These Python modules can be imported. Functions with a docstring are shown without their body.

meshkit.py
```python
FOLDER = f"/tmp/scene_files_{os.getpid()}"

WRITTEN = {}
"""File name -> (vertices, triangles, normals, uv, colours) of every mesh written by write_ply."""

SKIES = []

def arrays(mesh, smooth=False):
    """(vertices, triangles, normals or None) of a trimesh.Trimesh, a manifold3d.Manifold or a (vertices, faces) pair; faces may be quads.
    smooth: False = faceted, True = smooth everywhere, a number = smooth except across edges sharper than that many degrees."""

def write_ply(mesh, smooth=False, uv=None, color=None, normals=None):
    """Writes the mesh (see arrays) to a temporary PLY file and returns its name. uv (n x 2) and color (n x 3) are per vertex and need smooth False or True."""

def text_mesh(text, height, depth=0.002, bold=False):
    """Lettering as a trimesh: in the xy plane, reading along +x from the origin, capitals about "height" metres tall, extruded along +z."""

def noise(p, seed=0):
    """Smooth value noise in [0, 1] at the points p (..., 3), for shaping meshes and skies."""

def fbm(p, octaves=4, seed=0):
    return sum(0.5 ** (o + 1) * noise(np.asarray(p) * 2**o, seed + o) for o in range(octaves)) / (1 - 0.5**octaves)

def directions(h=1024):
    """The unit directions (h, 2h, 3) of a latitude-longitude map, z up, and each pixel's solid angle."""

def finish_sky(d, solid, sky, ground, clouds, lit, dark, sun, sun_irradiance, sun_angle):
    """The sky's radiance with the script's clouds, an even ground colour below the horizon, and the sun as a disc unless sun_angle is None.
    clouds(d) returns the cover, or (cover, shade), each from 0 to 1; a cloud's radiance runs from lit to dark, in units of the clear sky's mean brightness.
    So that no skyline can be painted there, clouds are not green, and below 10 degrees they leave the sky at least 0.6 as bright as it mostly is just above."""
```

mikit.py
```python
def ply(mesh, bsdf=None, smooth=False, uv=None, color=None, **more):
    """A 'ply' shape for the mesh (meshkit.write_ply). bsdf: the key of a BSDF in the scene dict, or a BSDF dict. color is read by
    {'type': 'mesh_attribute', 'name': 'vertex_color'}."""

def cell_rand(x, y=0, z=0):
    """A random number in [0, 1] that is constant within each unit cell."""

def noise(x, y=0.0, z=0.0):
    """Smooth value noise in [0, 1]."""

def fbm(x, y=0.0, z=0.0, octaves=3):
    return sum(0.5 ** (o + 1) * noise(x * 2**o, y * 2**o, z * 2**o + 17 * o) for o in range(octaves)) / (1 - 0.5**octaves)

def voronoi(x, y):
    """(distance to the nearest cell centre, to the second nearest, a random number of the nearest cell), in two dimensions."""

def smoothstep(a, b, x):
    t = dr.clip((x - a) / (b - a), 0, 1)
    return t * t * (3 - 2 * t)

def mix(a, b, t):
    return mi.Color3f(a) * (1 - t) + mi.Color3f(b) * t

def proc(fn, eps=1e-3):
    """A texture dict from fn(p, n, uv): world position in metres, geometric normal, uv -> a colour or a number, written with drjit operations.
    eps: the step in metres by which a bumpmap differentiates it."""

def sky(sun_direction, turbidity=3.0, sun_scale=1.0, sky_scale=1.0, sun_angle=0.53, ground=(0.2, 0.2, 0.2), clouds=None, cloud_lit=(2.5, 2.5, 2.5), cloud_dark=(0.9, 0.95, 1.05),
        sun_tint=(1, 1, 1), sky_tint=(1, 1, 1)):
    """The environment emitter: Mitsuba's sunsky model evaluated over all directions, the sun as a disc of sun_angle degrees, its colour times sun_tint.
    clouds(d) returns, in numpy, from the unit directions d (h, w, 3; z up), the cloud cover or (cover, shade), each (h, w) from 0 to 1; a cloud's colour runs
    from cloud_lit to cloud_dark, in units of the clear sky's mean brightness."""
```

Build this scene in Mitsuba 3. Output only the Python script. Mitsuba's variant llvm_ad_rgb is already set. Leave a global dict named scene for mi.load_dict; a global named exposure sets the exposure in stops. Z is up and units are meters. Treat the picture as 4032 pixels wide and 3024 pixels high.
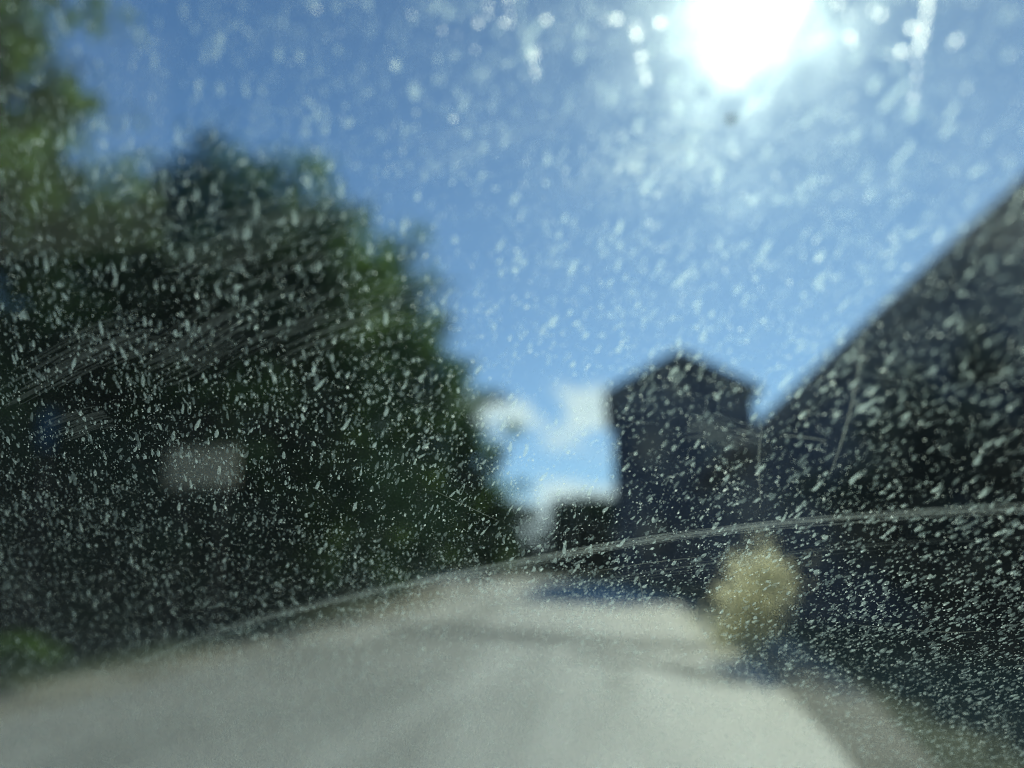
import math, numpy as np, trimesh, manifold3d as m3, drjit as dr, mitsuba as mi, mikit, meshkit
from mikit import proc, noise, fbm, smoothstep, mix
T = mi.ScalarTransform4f
scene, labels = {'type': 'scene'}, {}

# ---------------------------------------------------------------- camera, sky, exposure
EYE = np.array([0.0, 0.0, 1.25])                     # a phone held up inside a car, just behind its windshield
YAW, PITCH = math.radians(7.67), math.radians(12.66)
FWD = np.array([-math.sin(YAW)*math.cos(PITCH), math.cos(YAW)*math.cos(PITCH), math.sin(PITCH)])
RIGHT = np.array([math.cos(YAW), math.sin(YAW), 0.0])
UP = np.cross(RIGHT, FWD)
scene['camera'] = {'type': 'thinlens', 'fov': 69.4, 'fov_axis': 'x', 'aperture_radius': 0.00155, 'focus_distance': 0.108,
                   'near_clip': 0.004, 'far_clip': 3000.0, 'to_world': T().look_at(origin=EYE.tolist(), target=(EYE+FWD).tolist(), up=[0, 0, 1])}
SUN = np.array([0.1840, 0.7815, 0.5962])

def clouds(d):
    el = np.degrees(np.arcsin(np.clip(d[..., 2], -1, 1)))
    q = d*np.array([9.0, 9.0, 14.0])
    c = meshkit.fbm(q + np.array([3.1, 1.7, 0.4]), 5, seed=11)
    band = np.clip((13.5-el)/6.0, 0, 1)*1.0
    cover = np.clip((c - (0.628 - 0.20*band - .16*np.clip((5.0-el)/3.0, 0, 1)))/0.10, 0, 1)*np.clip((17-el)/5, 0, 1)
    return cover, np.clip((c-0.6)*1.2, 0, 0.5)

scene['sky'] = mikit.sky(SUN.tolist(), turbidity=2.0, clouds=clouds, cloud_lit=(2.9, 3.9, 4.0), cloud_dark=(2.2, 3.0, 3.2),
                         sun_tint=(.70, .96, 1.02), sky_tint=(.70, .96, 1.10), sky_scale=1.12)
exposure = 1.40

# ---------------------------------------------------------------- helpers
def V(*a): return np.array(a, float)
def num(key):
    if key not in scene and not any(k.startswith(key + '__') for k in scene): return key
    i = 1
    while f'{key}_{i:03d}' in scene or any(k.startswith(f'{key}_{i:03d}__') for k in scene): i += 1
    return f'{key}_{i:03d}'
def put(key, mesh, bsdf, smooth=False, **more):
    key = num(key); scene[key] = mikit.ply(mesh, bsdf, smooth, **more); return key
def tag(key, label, cat, group=None):
    labels[key] = {'label': label, 'category': cat}
    if group: labels[key]['group'] = group
def box(x0, x1, y0, y1, z0, z1, bevel=0.0):
    m = m3.Manifold.cube([x1-x0, y1-y0, z1-z0]).translate([x0, y0, z0])
    return m
def tri(m):
    q = m.to_mesh(); return trimesh.Trimesh(q.vert_properties[:, :3], q.tri_verts, process=False)
def bar(p, q, r0, r1=None, n=8):
    p, q = np.asarray(p, float), np.asarray(q, float); r1 = r0 if r1 is None else r1
    d = q-p; L = np.linalg.norm(d); d /= L
    m = m3.Manifold.cylinder(L, r0, r1, n)
    a = np.cross(d, [0, 0, 1.0]) if abs(d[2]) < .95 else np.cross(d, [1.0, 0, 0]); a /= np.linalg.norm(a); b = np.cross(d, a)
    return m.transform(np.c_[a, b, d, p])
def prism(poly, y0, y1):                                       # a polygon in the xz plane, run along y
    cs = m3.CrossSection([np.asarray(poly, float)], m3.FillRule.NonZero)
    return cs.extrude(y1-y0).transform(np.array([[1, 0, 0, 0], [0, 0, -1, y1], [0, 1, 0, 0]], float))
def sheet(left, right, z):                                     # a strip of ground between two polylines
    L, R = np.asarray(left, float), np.asarray(right, float); n = len(L)
    v = np.r_[np.c_[L, np.full(n, z)], np.c_[R, np.full(n, z)]]
    f = [[i, n+i, n+i+1] for i in range(n-1)] + [[i, n+i+1, i+1] for i in range(n-1)]
    return trimesh.Trimesh(v, f, process=False)
def two(b): return {'type': 'twosided', 'bsdf': b}
def rgb(*c): return {'type': 'rgb', 'value': list(c)}
def matte(a, b, scale, rough=0.9, spec=0.3):
    fn = lambda p, n, uv: mix(a, b, fbm(p.x*scale, p.y*scale, p.z*scale, 4))
    return two({'type': 'principled', 'base_color': proc(fn), 'roughness': rough, 'specular': spec})

# ---------------------------------------------------------------- materials
scene['grass_ground'] = matte((.028, .045, .022), (.075, .085, .045), 1.7)
def road_fn(p, n, uv):
    lane = mix((.23, .222, .195), (.64, .605, .53), .4*fbm(p.x*.9, p.y*.45, 0, 4)+.6*smoothstep(.32, .66, fbm(p.x*1.1, p.y*.13, 7, 3)))
    grit = fbm(p.x*14, p.y*14, 3, 3)
    return lane*(0.8 + 0.4*grit)
scene['road_surface'] = two({'type': 'principled', 'base_color': proc(road_fn), 'roughness': .62, 'specular': .4})
scene['road_shoulder'] = matte((.15, .135, .10), (.40, .36, .28), 1.6)
scene['dark_band'] = matte((.10, .10, .095), (.19, .187, .175), 4.0, .7)  # darker tone for the bands across the road
scene['siding'] = matte((.075, .085, .11), (.115, .13, .165), 6.0, .8)
scene['siding_brown'] = matte((.07, .08, .105), (.11, .125, .155), 6.0, .8)
scene['shingle'] = matte((.04, .038, .045), (.085, .08, .09), 9.0)
scene['trim'] = matte((.16, .165, .18), (.22, .225, .24), 5.0, .6)
scene['dark_pane'] = {'type': 'principled', 'base_color': rgb(.02, .022, .026), 'roughness': .08, 'specular': .6}
scene['door_paint'] = matte((.09, .05, .04), (.12, .07, .05), 8.0, .5)
scene['bark'] = matte((.04, .032, .025), (.10, .08, .06), 12.0)
scene['galvanised'] = matte((.20, .20, .20), (.28, .275, .27), 9.0, .6)
scene['sign_back'] = matte((.46, .36, .22), (.54, .43, .28), 5.0, .6)
scene['sign_blue'] = matte((.005, .045, .08), (.008, .06, .10), 6.0, .6)
def leaf(c0, c1, trans):
    fn = lambda p, n, uv: mix(c0, c1, noise(p.x*5, p.y*5, p.z*5))
    return {'type': 'principledthin', 'base_color': proc(fn), 'roughness': .55, 'diff_trans': trans, 'spec_trans': 0.0, 'eta': 1.4}
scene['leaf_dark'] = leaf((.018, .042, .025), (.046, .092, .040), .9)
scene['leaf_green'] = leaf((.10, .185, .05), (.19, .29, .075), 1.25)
scene['leaf_added_hedge'] = leaf((.014, .030, .030), (.028, .05, .045), .6)  # leaves of the added hedge, dark like the wall behind it
scene['leaf_straw'] = leaf((.66, .62, .42), (.80, .77, .55), 1.6)
scene['car_paint'] = {'type': 'principled', 'base_color': rgb(.02, .021, .023), 'roughness': .35, 'specular': .5, 'clearcoat': .6}
scene['dash_pad'] = two({'type': 'principled', 'base_color': rgb(.05, .052, .054), 'roughness': .85})
scene['car_trim'] = two({'type': 'principled', 'base_color': rgb(.025, .025, .026), 'roughness': .8})
scene['headliner'] = two({'type': 'principled', 'base_color': rgb(.12, .12, .115), 'roughness': .95})
scene['glass_pane'] = {'type': 'thindielectric', 'int_ior': 1.5}

# ---------------------------------------------------------------- ground, road
g = trimesh.Trimesh(V([-900, -300, 0], [900, -300, 0], [900, 1500, 0], [-900, 1500, 0]), [[0, 1, 2], [0, 2, 3]], process=False)
scene['ground'] = mikit.ply(g, 'grass_ground'); labels['ground'] = {'kind': 'structure'}
CL = V([-1.68, -14], [-1.68, 14], [-2.1, 20], [-2.9, 24], [-4.6, 29], [-7.6, 34], [-12, 39], [-18, 43], [-40, 52])
from scipy.interpolate import CubicSpline
s = np.r_[0, np.cumsum(np.linalg.norm(np.diff(CL, axis=0), axis=1))]
cs = CubicSpline(s, CL); ss = np.linspace(0, s[-1], 90); C = cs(ss); D = cs(ss, 1); D /= np.linalg.norm(D, axis=1)[:, None]; N = np.c_[-D[:, 1], D[:, 0]]
rr = np.random.default_rng(4)
wob = lambda k: np.convolve(rr.normal(0, .10, len(C)+6), np.ones(7)/3, 'valid')[:len(C), None]*k
scene['road_shoulder_strip'] = mikit.ply(sheet(C+N*(3.5+wob(1)), C-N*(3.95+wob(1)), .004), 'road_shoulder'); labels['road_shoulder_strip'] = {'kind': 'structure'}
scene['road'] = mikit.ply(sheet(C+N*(2.45+wob(.8)), C-N*(3.5+wob(.9)), .008), 'road_surface'); labels['road'] = {'kind': 'structure'}
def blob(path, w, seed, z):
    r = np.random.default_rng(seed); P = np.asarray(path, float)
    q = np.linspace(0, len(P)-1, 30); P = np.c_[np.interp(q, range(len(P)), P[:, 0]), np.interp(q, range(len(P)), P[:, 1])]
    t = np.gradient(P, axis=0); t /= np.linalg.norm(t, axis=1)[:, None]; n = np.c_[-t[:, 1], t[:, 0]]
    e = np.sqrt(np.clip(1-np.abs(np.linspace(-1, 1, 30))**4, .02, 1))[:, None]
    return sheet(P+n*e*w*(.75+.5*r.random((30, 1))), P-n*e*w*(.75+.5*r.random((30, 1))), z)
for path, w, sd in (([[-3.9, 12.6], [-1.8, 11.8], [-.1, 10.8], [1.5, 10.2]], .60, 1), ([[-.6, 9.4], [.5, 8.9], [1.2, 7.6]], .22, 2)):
    k = num('road_dark_band'); scene[k] = mikit.ply(blob(path, w, sd, .012+.004*sd), 'dark_band'); labels[k] = {'kind': 'structure'}  # darker irregular bands laid just above the road surface

# ---------------------------------------------------------------- houses
def window(root, x0, x1, z0, z1, y, key='window'):
    k = num(root+'__'+key)
    fr = box(x0, x1, y+.02, y+.10, z0, z1) - box(x0+.07, x1-.07, y-.1, y+.3, z0+.07, z1-.07)
    fr = fr + box((x0+x1)/2-.025, (x0+x1)/2+.025, y+.03, y+.09, z0+.07, z1-.07) + box(x0-.06, x1+.06, y-.05, y+.10, z0-.07, z0)
    put(k, tri(fr), 'trim'); put(k+'__pane', tri(box(x0+.07, x1-.07, y+.055, y+.065, z0+.07, z1-.07)), 'dark_pane')
def gable_house(name, x0, x1, y0, y1, ze, zr, wins, door, wallm, over=.32, xr=None):
    xr = (x0+x1)/2 if xr is None else xr
    w = prism([[x0, -.2], [x1, -.2], [x1, ze], [xr, zr], [x0, ze]], y0, y1)
    cuts = m3.Manifold()
    for (a, b, c, d) in wins + [door]: cuts = cuts + box(a, b, y0-.3, y0+.14, c, d)
    put(name+'__wall', tri(w-cuts), wallm)
    sl, sr = (zr-ze)/(xr-x0), (zr-ze)/(x1-xr)
    th = .18
    put(name+'__roof', tri(prism([[x0-over, ze-over*sl+.02], [xr, zr+.02], [xr, zr+.02+th*1.3], [x0-over, ze-over*sl+.02+th]], y0-over, y1+over)), 'shingle')
    put(name+'__roof', tri(prism([[xr, zr+.022], [x1+over, ze-over*sr+.022], [x1+over, ze-over*sr+.022+th], [xr, zr+.022+th*1.3]], y0-over, y1+over)), 'shingle')
    for (a, b, sgn, sl_) in ((x0-over, xr, 1, sl), (x1+over, xr, -1, sr)):
        za = ze-over*sl_
        pol = [[a, za-.16], [b, zr-.16], [b, zr+.02], [a, za+.02]] if sgn > 0 else [[b, zr-.16], [a, za-.16], [a, za+.02], [b, zr+.02]]
        put(name+'__bargeboard', tri(prism(pol, y0-over-.025, y0-over+.03)), 'trim' if name != 'gable_house' else 'trim')
    for q in wins: window(name, *q, y0+.02)
    a, b, c, d = door
    k = num(name+'__door'); put(k, tri(box(a+.06, b-.06, y0+.07, y0+.12, c+.03, d-.06)), 'door_paint')
    put(k+'__frame', tri(box(a, b, y0+.03, y0+.125, c, d)-box(a+.06, b-.06, y0-.1, y0+.3, c-.1, d-.06)), 'trim')
    put(k+'__handle', tri(bar([b-.16, y0+.06, c+1.0], [b-.16, y0+.0, c+1.0], .025)), 'galvanised')

gable_house('tall_house', .08, 5.70, 30, 39, 7.55, 9.0, [(1.0, 2.2, 4.6, 6.0), (3.5, 4.7, 4.6, 6.0), (1.0, 2.2, 1.0, 2.4), (2.4, 3.2, 7.2, 8.0)], (3.6, 4.6, .05, 2.15), 'siding')
tag('tall_house', 'tall dark gabled house standing at the bend of the road, left of the steep roof', 'house')
gable_house('side_house', 2.80, 14.6, 14, 25, 3.42, 8.62, [(4.4, 5.9, 1.0, 2.4), (7.6, 9.1, 1.0, 2.4), (7.4, 9.0, 5.0, 6.3)], (10.2, 11.2, .05, 2.15), 'siding_brown')
tag('side_house', 'near dark house on the right with a steep roof running out of the picture', 'house')
# a low garage far down the gap
put('low_garage__wall', tri(box(-3.5, .9, 45, 51, 0, 3.95) - box(-3.1, -.9, 44.5, 45.12, 0, 2.4)), 'siding')
put('low_garage__roof', tri(box(-3.8, 1.2, 44.7, 51.3, 3.953, 4.25)), 'shingle')
put('low_garage__door', tri(box(-3.1, -.9, 45.06, 45.11, .02, 2.4)), 'door_paint')
tag('low_garage', 'low dark flat-roofed building in the gap between trees and tall house', 'garage')

# ---------------------------------------------------------------- trees
def leaf_mesh(centres, size, rng, face=0.0):
    """Leaf quads; with face > 0 their flat sides turn towards the sun."""
    n = len(centres)
    a = rng.normal(size=(n, 3)); a -= face*(a @ SUN)[:, None]*SUN; a /= np.linalg.norm(a, axis=1)[:, None]
    b = np.cross(a, rng.normal(size=(n, 3))*(1-face)+face*SUN); b /= np.linalg.norm(b, axis=1)[:, None]
    s_ = size*(.6+.8*rng.random((n, 1)))
    c = np.cross(a, b)
    P = np.stack([centres-a*s_, centres+b*s_*.45+c*s_*.1, centres+a*s_, centres-b*s_*.45+c*s_*.1], 1).reshape(-1, 3)
    i = np.arange(n)[:, None]*4
    return trimesh.Trimesh(P, np.r_[i+[0, 1, 2], i+[0, 2, 3]], process=False)
def tree(name, base, h, crown, n_leaf, seed, mats, label, cat='tree', group=None, leaf_s=.11, clump=.75, lean=(0, 0), face=0.0):
    """crown: ellipsoids (dx, dy, z, rx, ry, rz) relative to the base in which leaf clumps are strewn"""
    rng = np.random.default_rng(seed); name = num(name); base = np.array([base[0], base[1], 0.0])
    top = base+[lean[0], lean[1], h*.75]
    w = bar(base-[0, 0, .2], base+(top-base)*.45, .17*h/9, .12*h/9)+bar(base+(top-base)*.45, top, .12*h/9, .03*h/9)
    cl = []
    vol = np.array([c[3]*c[4]*c[5] for c in crown]); vol = vol/vol.sum()
    for c, v in zip(crown, vol):
        k = max(3, int(n_leaf*v/90))
        u = rng.normal(size=(k, 3)); u /= np.linalg.norm(u, axis=1)[:, None]
        rad = (.25+.75*rng.random((k, 1))**.6)*(1+.22*rng.normal(size=(k, 1)))
        cl.append(base+np.array(c[:3])+u*rad*np.array(c[3:]))
    cl = np.concatenate(cl); cl[:, 2] = np.maximum(cl[:, 2], .3)
    for q in cl[rng.choice(len(cl), min(16, len(cl)), replace=False)]:
        t = np.clip((q[2]-base[2])/h*.8, .15, .7); w = w+bar(base+(top-base)*t/.75*.9, q, .05*h/9, .012)
    put(name+'__trunk', tri(w), 'bark')
    per = max(1, n_leaf//len(cl))
    for m, sel in zip(mats, np.array_split(rng.permutation(len(cl)), len(mats))):
        pts = np.repeat(cl[sel], per, 0); pts = pts+rng.normal(size=pts.shape)*clump*np.array([.42, .42, .30])
        pts[:, 2] = np.maximum(pts[:, 2], .06)
        put(name+'__crown', leaf_mesh(pts, leaf_s, rng, face), m)
    tag(name, label, cat, group)

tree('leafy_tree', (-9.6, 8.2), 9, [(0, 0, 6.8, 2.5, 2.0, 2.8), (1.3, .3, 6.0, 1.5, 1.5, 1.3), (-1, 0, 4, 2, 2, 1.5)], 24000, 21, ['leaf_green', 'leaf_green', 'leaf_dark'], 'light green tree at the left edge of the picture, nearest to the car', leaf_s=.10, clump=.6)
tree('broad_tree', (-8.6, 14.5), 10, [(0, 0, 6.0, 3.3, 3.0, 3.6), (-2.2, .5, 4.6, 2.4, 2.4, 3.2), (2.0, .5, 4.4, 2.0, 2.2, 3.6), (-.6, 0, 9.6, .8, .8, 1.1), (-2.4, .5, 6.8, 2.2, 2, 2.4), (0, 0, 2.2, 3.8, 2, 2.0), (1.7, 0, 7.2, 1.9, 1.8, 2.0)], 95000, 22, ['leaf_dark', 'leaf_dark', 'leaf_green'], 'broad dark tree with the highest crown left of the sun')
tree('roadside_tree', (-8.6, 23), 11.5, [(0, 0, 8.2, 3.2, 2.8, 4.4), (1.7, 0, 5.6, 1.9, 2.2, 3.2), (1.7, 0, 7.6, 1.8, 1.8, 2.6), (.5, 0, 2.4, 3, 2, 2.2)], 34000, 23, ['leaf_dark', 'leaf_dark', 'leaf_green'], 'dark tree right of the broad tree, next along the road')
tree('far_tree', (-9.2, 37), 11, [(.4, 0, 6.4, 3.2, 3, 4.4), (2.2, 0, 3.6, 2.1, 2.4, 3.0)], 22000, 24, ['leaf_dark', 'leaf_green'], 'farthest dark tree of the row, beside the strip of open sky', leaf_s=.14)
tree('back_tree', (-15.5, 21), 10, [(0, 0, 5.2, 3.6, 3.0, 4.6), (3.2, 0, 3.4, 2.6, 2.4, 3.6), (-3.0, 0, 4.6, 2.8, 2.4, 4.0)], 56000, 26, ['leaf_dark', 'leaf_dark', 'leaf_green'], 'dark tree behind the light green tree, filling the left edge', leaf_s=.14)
tree('far_shrub', (-6.2, 48), 4, [(-1.2, 0, 2.4, 2.2, 1.6, 2.3), (1.2, 0, 1.5, 2.0, 1.6, 1.5)], 5000, 25, ['leaf_dark', 'leaf_dark'], 'low dark shrub under the white cloud at the end of the road', 'shrub', leaf_s=.14)
for i, (x, y, hh, lab) in enumerate(((-8.2, 6.6, 2.6, 'dark bush at the lower left edge of the picture under the light green tree'), (-7.4, 9.6, 3.0, 'dark bush behind the plain brown road sign'), (-7.3, 13.0, 3.0, 'dark bush under the broad tree'), (-7.3, 17.5, 3.2, 'dark bush between the broad tree and the next tree'), (-7.6, 27.5, 3.4, 'dark bush at the bend of the road, farthest of the row'), (-10.5, 31.5, 3.6, 'dark bush behind the bush at the bend of the road'), (-9.2, 42, 4.6, 'tallest dark bush, far behind the bend of the road'), (-2.6, 43.6, 4.4, 'dark bush before the low building, left of the tall house'), (-.6, 43.4, 4.6, 'dark bush against the left edge of the tall house, before the low building'), (-6.4, 40, 3.4, 'dark bush under the farthest tree, left of the low building'))):
    tree('dark_bush', (x, y), hh*.8, [(0, 0, hh*.48, 1.25, 2.4, hh*.46)], 9000, 40+i, ['leaf_dark', 'leaf_dark', 'leaf_dark'], lab, 'bush', 'dark bushes along the far side of the road', leaf_s=.09, clump=.5)
tree('added_hedge', (4.75, 10.2), 3.0, [(-.3, 0, 1.7, 1.7, .9, 1.75), (1.5, .2, 2.1, 1.6, .9, 2.1)], 16000, 70, ['leaf_added_hedge', 'leaf_added_hedge'], 'tall dark hedge added at the right before the near house to shade the ground', 'hedge', leaf_s=.09, clump=.5)  # hedge added to throw shade on the lower right ground
tree('grass_clump', (-5.55, 6.55), .5, [(0, 0, .22, .32, .25, .2)], 1500, 60, ['leaf_green'], 'small bright green clump in the bottom left corner at the road edge', 'plant', leaf_s=.05, clump=.15)
tree('straw_grass', (1.62, 9.5), .4, [(.14, 0, .92, .12, .16, .22), (.0, 0, .58, .10, .16, .2), (-.2, -.05, .2, .16, .2, .08)], 640, 61, ['leaf_straw'], 'pale straw yellow tuft of tall grass glowing at the right road edge', 'plant', leaf_s=.06, clump=.40, face=.8)

# ---------------------------------------------------------------- signs
put('brown_sign__board', tri(box(-6.42, -5.34, 10.0, 10.03, 2.14, 2.70)), 'sign_back')
put('brown_sign__rail', tri(box(-6.3, -5.46, 10.031, 10.07, 2.25, 2.31)+box(-6.3, -5.46, 10.031, 10.07, 2.53, 2.59)), 'galvanised')
for x in (-6.2, -5.56): put('brown_sign__post', tri(bar([x, 10.105, -.2], [x, 10.105, 2.68], .035)), 'bark')
tag('brown_sign', 'plain dull brown rectangular board in front of the dark trees on the left', 'sign')
put('blue_sign__board', tri(box(-6.86, -6.63, 8.0, 8.02, 2.42, 2.9)), 'sign_blue')
put('blue_sign__post', tri(bar([-6.745, 8.056, -.2], [-6.745, 8.056, 2.95], .03)), 'bark')
tag('blue_sign', 'narrow dark blue upright panel at the far left among the trees', 'sign')

# ---------------------------------------------------------------- the car with its dusty windshield
NC = V(.20, .88, 1.0); D0 = .091                       # the glass as a plane before the camera, leaning back
NW = RIGHT*NC[0]+UP*NC[1]+FWD*NC[2]; NW /= np.linalg.norm(NW)
GX = np.cross(NW, [0, 0, 1.0]); GX /= np.linalg.norm(GX); GX = GX if GX @ RIGHT > 0 else -GX
GY = np.cross(NW, GX); GY = GY if GY[2] > 0 else -GY
G0 = EYE+FWD*D0
R1, R2 = 1.3, 3.5                                      # its curvature, hollow towards the inside
def surf(a, b, out=0.0):
    a, b = np.asarray(a, float), np.asarray(b, float)
    k = -(a*a/(2*R1)+b*b/(2*R2))
    n = NW+(a/R1)[..., None]*GX+(b/R2)[..., None]*GY; n /= np.linalg.norm(n, axis=-1)[..., None]
    return G0+a[..., None]*GX+b[..., None]*GY+k[..., None]*NW+n*np.asarray(out)[..., None]
def gc(p):
    x, y, z = p.x-float(G0[0]), p.y-float(G0[1]), p.z-float(G0[2])
    return x*float(GX[0])+y*float(GX[1])+z*float(GX[2]), x*float(GY[0])+y*float(GY[1])+z*float(GY[2])
A0, A1, B0, B1 = -.78, .50, -.50, .17
def glass_sheet(out, na=64, nb=34, trap=True):
    b, a = np.meshgrid(np.linspace(0, 1, nb), np.linspace(0, 1, na), indexing='ij')
    w0, w1 = A0+.10*b, A1-.10*b
    P = surf(w0+(w1-w0)*a, B0+(B1-B0)*b, np.full(a.shape, out)).reshape(-1, 3)
    i, j = np.meshgrid(range(nb-1), range(na-1), indexing='ij'); k = (i*na+j).ravel()
    f = np.r_[np.c_[k, k+1, k+na+1], np.c_[k, k+na+1, k+na]]
    m = trimesh.Trimesh(P, f, process=False)
    if (m.face_normals.mean(0) @ NW) < 0: m.faces = m.faces[:, ::-1]
    return m
scene['car__windshield'] = mikit.ply(glass_sheet(0.0), 'glass_pane', True)
labels['car__windshield'] = {'label': 'dusty windshield with dried droplets and wiper smears'}

WC, WR = V(.185, -.8086), .7953                           # the wiper's turning circle on the glass
def film_fn(p, n, uv):
    a, b = gc(p)
    da, db = a-float(WC[0]), b-float(WC[1])
    r = dr.sqrt(da*da+db*db); th = dr.atan2(db, da)
    st = fbm(r*260, th*9, 1.0, 3); fine = fbm(r*1500, th*30, 2.0, 2)
    blot = fbm(a*55, b*55, 5.0, 3)
    wiped = smoothstep(-.006, .006, r-WR)
    m = .7 + .65*smoothstep(.38, .75, st)*blot + .5*smoothstep(.45, .8, fine)*blot + .35*smoothstep(.35, .8, blot)
    m = m*(1 + .35*(1-wiped))*(.50 + 1.0*smoothstep(.28, .72, fbm(a*230, b*230, 9.0, 3)))
    return dr.clip(m, 0.1, 2.2)*FILM
FILM = .026
scene['dust_film'] = {'type': 'mask', 'opacity': proc(film_fn), 'bsdf': {'type': 'blendbsdf', 'weight': .15,
    'a': {'type': 'principledthin', 'base_color': rgb(.85, .94, .97), 'roughness': .31, 'spec_trans': .99, 'diff_trans': 1.6, 'eta': 1.5},
    'b': {'type': 'principledthin', 'base_color': rgb(.78, .91, .97), 'roughness': .70, 'spec_trans': .97, 'diff_trans': 1.6, 'eta': 1.5}}}
scene['car__windshield__dust_film'] = mikit.ply(glass_sheet(.0011), 'dust_film', True)

def dirt(op, c0, rough=.7, spec=.35):
    fn = lambda p, n, uv: op*(.55+.9*fbm(p.x*2600, p.y*2600, p.z*2600, 2))
    return {'type': 'mask', 'opacity': proc(fn), 'bsdf': {'type': 'principledthin', 'base_color': rgb(*c0), 'roughness': rough, 'spec_trans': spec, 'diff_trans': 1.8, 'eta': 1.4}}
scene['dirt_pale'] = dirt(.40, (.69, .83, .83), .97, .66)
scene['dirt_thin'] = dirt(.15, (.66, .82, .84), .97, .66)
scene['dirt_bright'] = dirt(1.15, (.86, .94, .92), .97, .66)
scene['water_bead'] = dirt(1.6, (.97, .97, .95), .85, .9)
scene['smear'] = dirt(.14, (.74, .82, .82), .97, .6)
scene['wiped_dust'] = dirt(.045, (.70, .79, .79), .97, .5)
scene['scratch'] = dirt(.17, (.80, .86, .8), .97, .6)

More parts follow.
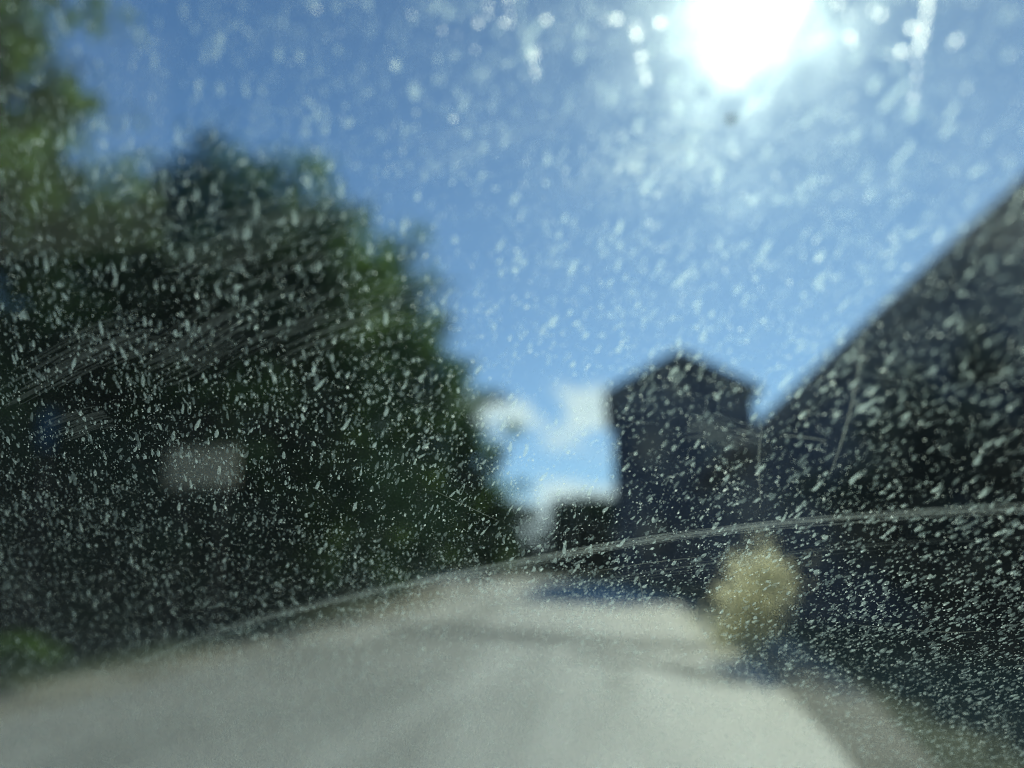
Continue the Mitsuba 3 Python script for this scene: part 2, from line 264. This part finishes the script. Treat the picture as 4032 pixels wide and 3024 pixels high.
rng = np.random.default_rng(7)
SD = V(.7373, 1.2713); SD /= np.linalg.norm(SD); ST = V(-SD[1], SD[0])     # the way the drops were blown and ran
def droplets(a, b, length, width, rise, seed, n=10, jit=.09, tail=.35):
    """Dried drops as low domes: a teardrop outline (the tail up along SD) with a raised middle; all in one mesh."""
    r = np.random.default_rng(seed); k = len(a)
    t = np.linspace(0, 2*np.pi, n, endpoint=False)[None]+r.uniform(0, 6.28, (k, 1))*0
    rad = 1+jit*r.normal(size=(k, n))
    u = np.cos(t)*rad; v = np.sin(t)*rad*(1-tail*np.cos(t))
    ang = r.normal(0, .20, (k, 1)); ca, sa = np.cos(ang), np.sin(ang)
    U, W = u*length[:, None]/2, v*width[:, None]/2
    U, W = U*ca-W*sa, U*sa+W*ca
    Aa = a[:, None]+U*SD[0]+W*ST[0]; Bb = b[:, None]+U*SD[1]+W*ST[1]
    off = r.uniform(.00005, .00025, (k, 1))
    P = np.concatenate([surf(Aa, Bb, off+0*Aa), surf(a[:, None]-SD[0]*length[:, None]*.12, b[:, None]-SD[1]*length[:, None]*.12, off+rise[:, None])], 1)
    i = np.arange(n); f = np.stack([i, (i+1) % n, np.full(n, n)], 1)
    F = (np.arange(k)[:, None, None]*(n+1)+f[None]).reshape(-1, 3)
    return P.reshape(-1, 3), F
# where the drops lie: evenly strewn where the photograph looks through, thinner further off
def pix(P):
    d = P-EYE; z = d @ FWD
    return np.where(z > 0, (d @ RIGHT)/z, 9), np.where(z > 0, (d @ UP)/z, 9), z
a = rng.uniform(-.24, .12, 330000); b = rng.uniform(-.17, .08, 330000)
P = surf(a, b); u, v, z = pix(P)
out = np.maximum(np.abs(u)-.70, np.abs(v)-.53)*z
clus = meshkit.fbm(np.c_[a*90, b*90, 0*a], 3, seed=3)
keep = rng.random(len(a)) < np.where(out < .012, 1.0, np.exp(-(out-.012)/.01)*.9)*np.clip(.15+1.7*clus, .2, 1.2)*.80
a, b, z, out, u, v = (q[keep] for q in (a, b, z, out, u, v))
k = len(a)
lnw = np.exp(rng.normal(math.log(.000158), .60, k))
asp = np.clip(np.exp(rng.normal(.95, .42, k)), .9, 6.0)
low = np.hypot(a-WC[0], b-WC[1]) < WR                           # below the wiper's sweep the dirt is coarser
lnw = np.clip(lnw*np.where(low, 1.35, 1.0), .00007, .00052); length = lnw*asp
asp = np.where(low, np.minimum(asp, 2.4), asp); length = lnw*asp
rise = np.minimum(lnw*.25, .00012)
inside = (np.abs(u) < .69) & (np.abs(v) < .52)
app = np.where(inside, lnw*length/z**2, 0)
big = np.argsort(-app)[:300]
def ring(a, b, length, width, seed, n=16, hole=.6):
    """A dried drop that has left a rim."""
    r = np.random.default_rng(seed); t = np.linspace(0, 2*np.pi, n, endpoint=False); rad = 1+.07*r.normal(size=n)
    out_ = []
    for q, h in ((1.0, .0001), (.5+.5*hole, .0002), (hole-.1*(1+np.cos(t)), .0001)):
        u, v = np.cos(t)*rad*q*length/2, np.sin(t)*rad*q*(1-.3*np.cos(t))*width/2
        out_.append(surf(a+u*SD[0]+v*ST[0], b+u*SD[1]+v*ST[1], np.full(n, h)))
    i = np.arange(n); j = (i+1) % n
    f = np.concatenate([np.c_[k_*n+i, k_*n+j, (k_+1)*n+j] for k_ in (0, 1)]+[np.c_[k_*n+i, (k_+1)*n+j, (k_+1)*n+i] for k_ in (0, 1)])
    return np.concatenate(out_), f
for c_, i in enumerate(big):
    if c_ % 5 < 2: vv, ff = ring(a[i], b[i], length[i], lnw[i], 1000+int(i))
    else: vv, ff = droplets(a[i:i+1], b[i:i+1], length[i:i+1], lnw[i:i+1], rise[i:i+1], 1000+int(i), n=14, jit=.10)
    put('car__windshield__dried_droplet', (vv, ff), 'dirt_pale', True)
rest = np.setdiff1d(np.arange(k), big)
thin = rng.random(len(rest)) < .68
for nm, sel, m in (('dirt_speck', rest[thin], 'dirt_thin'), ('dust_speck', rest[~thin], 'dirt_pale')):
    key = 'car__windshield__'+nm
    scene[key] = mikit.ply(droplets(a[sel], b[sel], length[sel], lnw[sel], rise[sel], 5), m, True)
    labels[key] = {'kind': 'stuff'}

# the grains that gathered at the lower ends of the drops, and loose grains of dust
tip = rng.random(k) < .42
ga = np.r_[a[tip]-SD[0]*length[tip]*.33, rng.uniform(-.16, .09, 60000), rng.normal(.0205, .0045, 1500)]; gb = np.r_[b[tip]-SD[1]*length[tip]*.33, rng.uniform(-.12, .06, 60000), rng.normal(.0270, .0022, 1500)]
gu, gv, gz = pix(surf(ga, gb)); gk = (np.abs(gu) < .74) & (np.abs(gv) < .56)
gw = np.r_[lnw[tip]*.42, np.exp(rng.normal(math.log(.00009), .40, 61500))]; gl_ = gw*np.exp(rng.normal(.35, .3, len(gw)))
key = 'car__windshield__dust_grain'
scene[key] = mikit.ply(droplets(ga[gk], gb[gk], gl_[gk], np.clip(gw[gk], .00006, .0003), gw[gk]*.2, 6, n=6), 'dirt_bright', True); labels[key] = {'kind': 'stuff'}

def ribbon(pts, w, out, seed, taper=True):
    """A smear or scratch on the glass along (a, b) points, w wide."""
    r = np.random.default_rng(seed); p = np.asarray(pts, float)
    q = np.linspace(0, len(p)-1, 80); cs_ = CubicSpline(range(len(p)), p); p = cs_(q); t = cs_(q, 1); t /= np.linalg.norm(t, axis=1)[:, None]
    n_ = np.c_[-t[:, 1], t[:, 0]]; e = (np.sin(np.linspace(.05, math.pi-.05, 80))**.4 if taper else np.ones(80))*(.7+.6*r.random(80))
    L, R = p+n_*(e*w/2)[:, None], p-n_*(e*w/2)[:, None]
    P_ = np.r_[surf(L[:, 0], L[:, 1], np.full(80, out)), surf(R[:, 0], R[:, 1], np.full(80, out))]
    i = np.arange(79); return P_, np.r_[np.c_[i, i+80, i+81], np.c_[i, i+81, i+1]]
MM = lambda pts: np.asarray(pts, float)/1000
def smudge(pts, w, seed, k=44):
    """A wiped smear: many fine parallel strokes."""
    r = np.random.default_rng(seed); p = MM(pts); vs, fs, o = [], [], 0
    for j in range(k):
        d = p[-1]-p[0]; n_ = V(-d[1], d[0])/np.linalg.norm(d)
        t0, t1 = np.sort(r.random(2)); t1 = max(t1, t0+.25)
        cs_ = CubicSpline(np.linspace(0, 1, len(p)), p)
        q = cs_(np.linspace(t0, min(t1, 1.0), 7))+n_*r.normal()*w*.4
        v_, f_ = ribbon(q, min(w, .003)*.06*r.uniform(.3, 2.4), .00075+.000006*j, seed*50+j); vs.append(v_); fs.append(f_+o); o += len(v_)
    return np.concatenate(vs), np.concatenate(fs)
put('car__windshield__wiper_streak', smudge([[-150, -84], [-95.9, -68.3], [-63.2, -54.2], [-12.8, -39.1], [12.0, -32.0], [29.6, -28.1], [45.1, -25.6], [64.2, -23.1], [110, -18]], .0012, 3, 48), 'smear')
put('car__windshield__wiper_streak', smudge([[-115.2, -79.7], [-69.9, -62.8], [-33.5, -49.1], [-5.4, -43.8], [15.2, -38.7], [36.3, -33.7], [62.8, -28.7]], .0022, 4, 14), 'wiped_dust')
for i, pts in enumerate(([[39.4, 4.9], [39.4, -1.9], [38.8, -9.7], [37.6, -17.7]], [[11.7, -39.4], [12.1, -48.1], [12.4, -64.8]], [[3.5, -39.6], [11.5, -37.2], [21.2, -35.1]], [[42.9, -50.7], [54.7, -51.5], [61.0, -50.1]],
             [[-15.9, -19.5], [-11.2, -23.6], [-7.6, -26.6]], [[29.4, -9.0], [29.1, -15.3], [29.4, -22.6]], [[-66.9, -14.5], [-66.0, -16.0], [-64.5, -17.4]], [[31.7, -10.6], [34.6, -11.1], [36.9, -11.8]])):
    put('car__windshield__scratch', ribbon(MM(pts), (.00020 if i in (0, 7) else .00013), .0007, 10+i), 'scratch')
for i, (w, pts) in enumerate(((.004, [[-76.0, 2.2], [-63.5, 6.5], [-52.4, 10.1], [-43.2, 11.5]]), (.003, [[-71.7, -4.0], [-63.6, -1.7], [-59.5, -1.1]]), (.005, [[-52.3, 5.2], [-43.1, 7.7], [-33.8, 11.6], [-22.0, 14.9]]), (.006, [[-39.5, 20.5], [-28.3, 22.6], [-18.3, 23.9], [-9.4, 24.0]]),
             (.003, [[19.7, -10.5], [24.0, -10.2], [29.4, -12.1]]), (.002, [[20.4, -9.2], [23.4, -8.8], [28.2, -10.7]]), (.003, [[8.3, 23.0], [17.5, 26.7], [24.5, 28.2]]),
             (.003, [[-7.9, 28.4], [3.4, 30.6], [13.4, 32.4]]), (.004, [[-32.2, 7.4], [-16.7, 11.7], [-3.5, 14.0]]))):
    put('car__windshield__smudge', smudge(pts, w, 100+i), 'wiped_dust')
def beads(pts, rad, seed):
    r = np.random.default_rng(seed); p = np.asarray(pts, float)
    rad = rad*np.clip(np.exp(r.normal(0, .35, len(p))), .5, 2)
    return droplets(p[:, 0], p[:, 1], 2*rad, 2*rad, rad*.7, seed, n=10, jit=.05, tail=0)
for i, (n_, pts) in enumerate(((24, [[9.6, 38.3], [9.7, 37.6], [9.6, 36.1], [9.6, 35.0]]), (30, [[18.6, 38.8], [18.8, 37.1], [18.9, 35.6], [19.2, 34.0]]), (44, [[41.0, 37.5], [41.0, 35.3], [40.8, 33.0], [40.9, 29.0]]), (9, [[6.7, 43.1], [6.4, 41.3]]), (12, [[8.4, 42.8], [8.1, 40.2]]))):
    p = MM(pts); r = np.random.default_rng(200+i); t = np.sort(r.random(n_))*(len(p)-1)
    q = np.c_[np.interp(t, range(len(p)), p[:, 0]), np.interp(t, range(len(p)), p[:, 1])]+r.normal(size=(n_, 2))*.0001
    put('car__windshield__drip_trail', beads(q, .00011, 210+i), 'water_bead', True)
BEADS = MM([[-0.2, 42.7], [2.1, 41.0], [3.4, 40.5], [4.6, 39.0], [6.1, 41.2], [7.7, 40.8], [15.2, 40.3], [16.2, 39.5], [17.2, 39.5], [18.6, 39.0], [34.5, 38.0], [35.4, 36.9], [35.6, 35.3], [35.7, 34.8], [37.1, 37.0], [37.7, 36.6], [38.5, 35.9], [39.0, 35.2], [38.8, 33.4], [39.6, 33.5], [40.1, 35.2], [43.2, 33.5], [43.5, 33.8], [47.6, 32.2], [48.2, 31.9], [19.5, 39.2], [20.7, 38.7], [1.1, 33.2], [-8.6, 44.5], [11.3, 40.4], [5.4, 41.1], [31.1, 38.0]])
for i, q in enumerate(BEADS): put('car__windshield__water_bead', beads(q[None], .00016, 300+i), 'water_bead', True)
vv, ff = droplets(V(.02628), V(.02965), V(.0008), V(.0008), V(.0002), 9, n=12, jit=.08, tail=0)
put('car__windshield__dark_fleck', (vv, ff), 'car_trim', True)


# the body round the glass
def frame_bar(a0, b0, a1, b1, w, th, n=24):
    t = np.linspace(0, 1, n); aa, bb = a0+(a1-a0)*t, b0+(b1-b0)*t
    d = V(a1-a0, b1-b0); d /= np.linalg.norm(d); m_ = V(-d[1], d[0])
    rows = [surf(aa+m_[0]*sx*w/2, bb+m_[1]*sx*w/2, np.full(n, o)) for sx, o in ((-1, -.035), (1, -.035), (1, th), (-1, th))]
    P_ = np.concatenate(rows); f = []
    for r_ in range(4):
        s_ = (r_+1) % 4
        for i in range(n-1): f += [[r_*n+i, r_*n+i+1, s_*n+i+1], [r_*n+i, s_*n+i+1, s_*n+i]]
    f += [[0, n, 2*n], [0, 2*n, 3*n], [n-1, 3*n-1, 2*n-1], [n-1, 4*n-1, 3*n-1]]
    return trimesh.Trimesh(P_, f, process=False)
put('car__pillar', frame_bar(A0-.03, B0-.05, A0+.07, B1+.02, .07, .012), 'car_trim')
put('car__pillar', frame_bar(A1+.03, B0-.05, A1-.07, B1+.02, .07, .012), 'car_trim')
put('car__header', frame_bar(A0+.04, B1+.03, A1-.04, B1+.03, .07, .012), 'car_trim')
def skin(e0, e1, push, n=30, m_=8):
    t = np.linspace(0, 1, m_)[:, None, None]
    P_ = (e0[None]*(1-t)+e1[None]*t)+push(t)
    P_ = P_.reshape(-1, 3); i, j = np.meshgrid(range(m_-1), range(len(e0)-1), indexing='ij'); k_ = (i*len(e0)+j).ravel(); w_ = len(e0)
    return trimesh.Trimesh(P_, np.r_[np.c_[k_, k_+1, k_+w_+1], np.c_[k_, k_+w_+1, k_+w_]], process=False)
ta = np.linspace(A0+.06, A1-.06, 30)
e0 = surf(ta, np.full(30, B1+.05), np.full(30, .006)); back = np.c_[ta*.95, np.full(30, -1.9), np.full(30, e0[:, 2].mean()-.02)]
put('car__roof', skin(e0, back, lambda t: np.array([0, 0, .06])*np.sin(t*math.pi)), 'headliner', True)
e0 = surf(np.linspace(A0, A1, 30), np.full(30, B0-.03), np.full(30, .0))
front = np.c_[np.linspace(-.8, .55, 30), np.full(30, 1.75), np.full(30, .62)]
put('car__hood', skin(e0, front, lambda t: np.array([0, 0, .02])*np.sin(t*math.pi)), 'car_trim', True)
e0 = surf(np.linspace(A0+.02, A1-.02, 30), np.full(30, B0+.01), np.full(30, -.012)); 
inner = np.c_[np.linspace(-.75, .5, 30), np.full(30, .02), np.full(30, .80)]
put('car__dashboard', skin(e0, inner, lambda t: np.array([0, 0, .015])*np.sin(t*math.pi)), 'dash_pad', True)
tag('car', 'car seen from within, its dusty windshield filling the whole view', 'car')
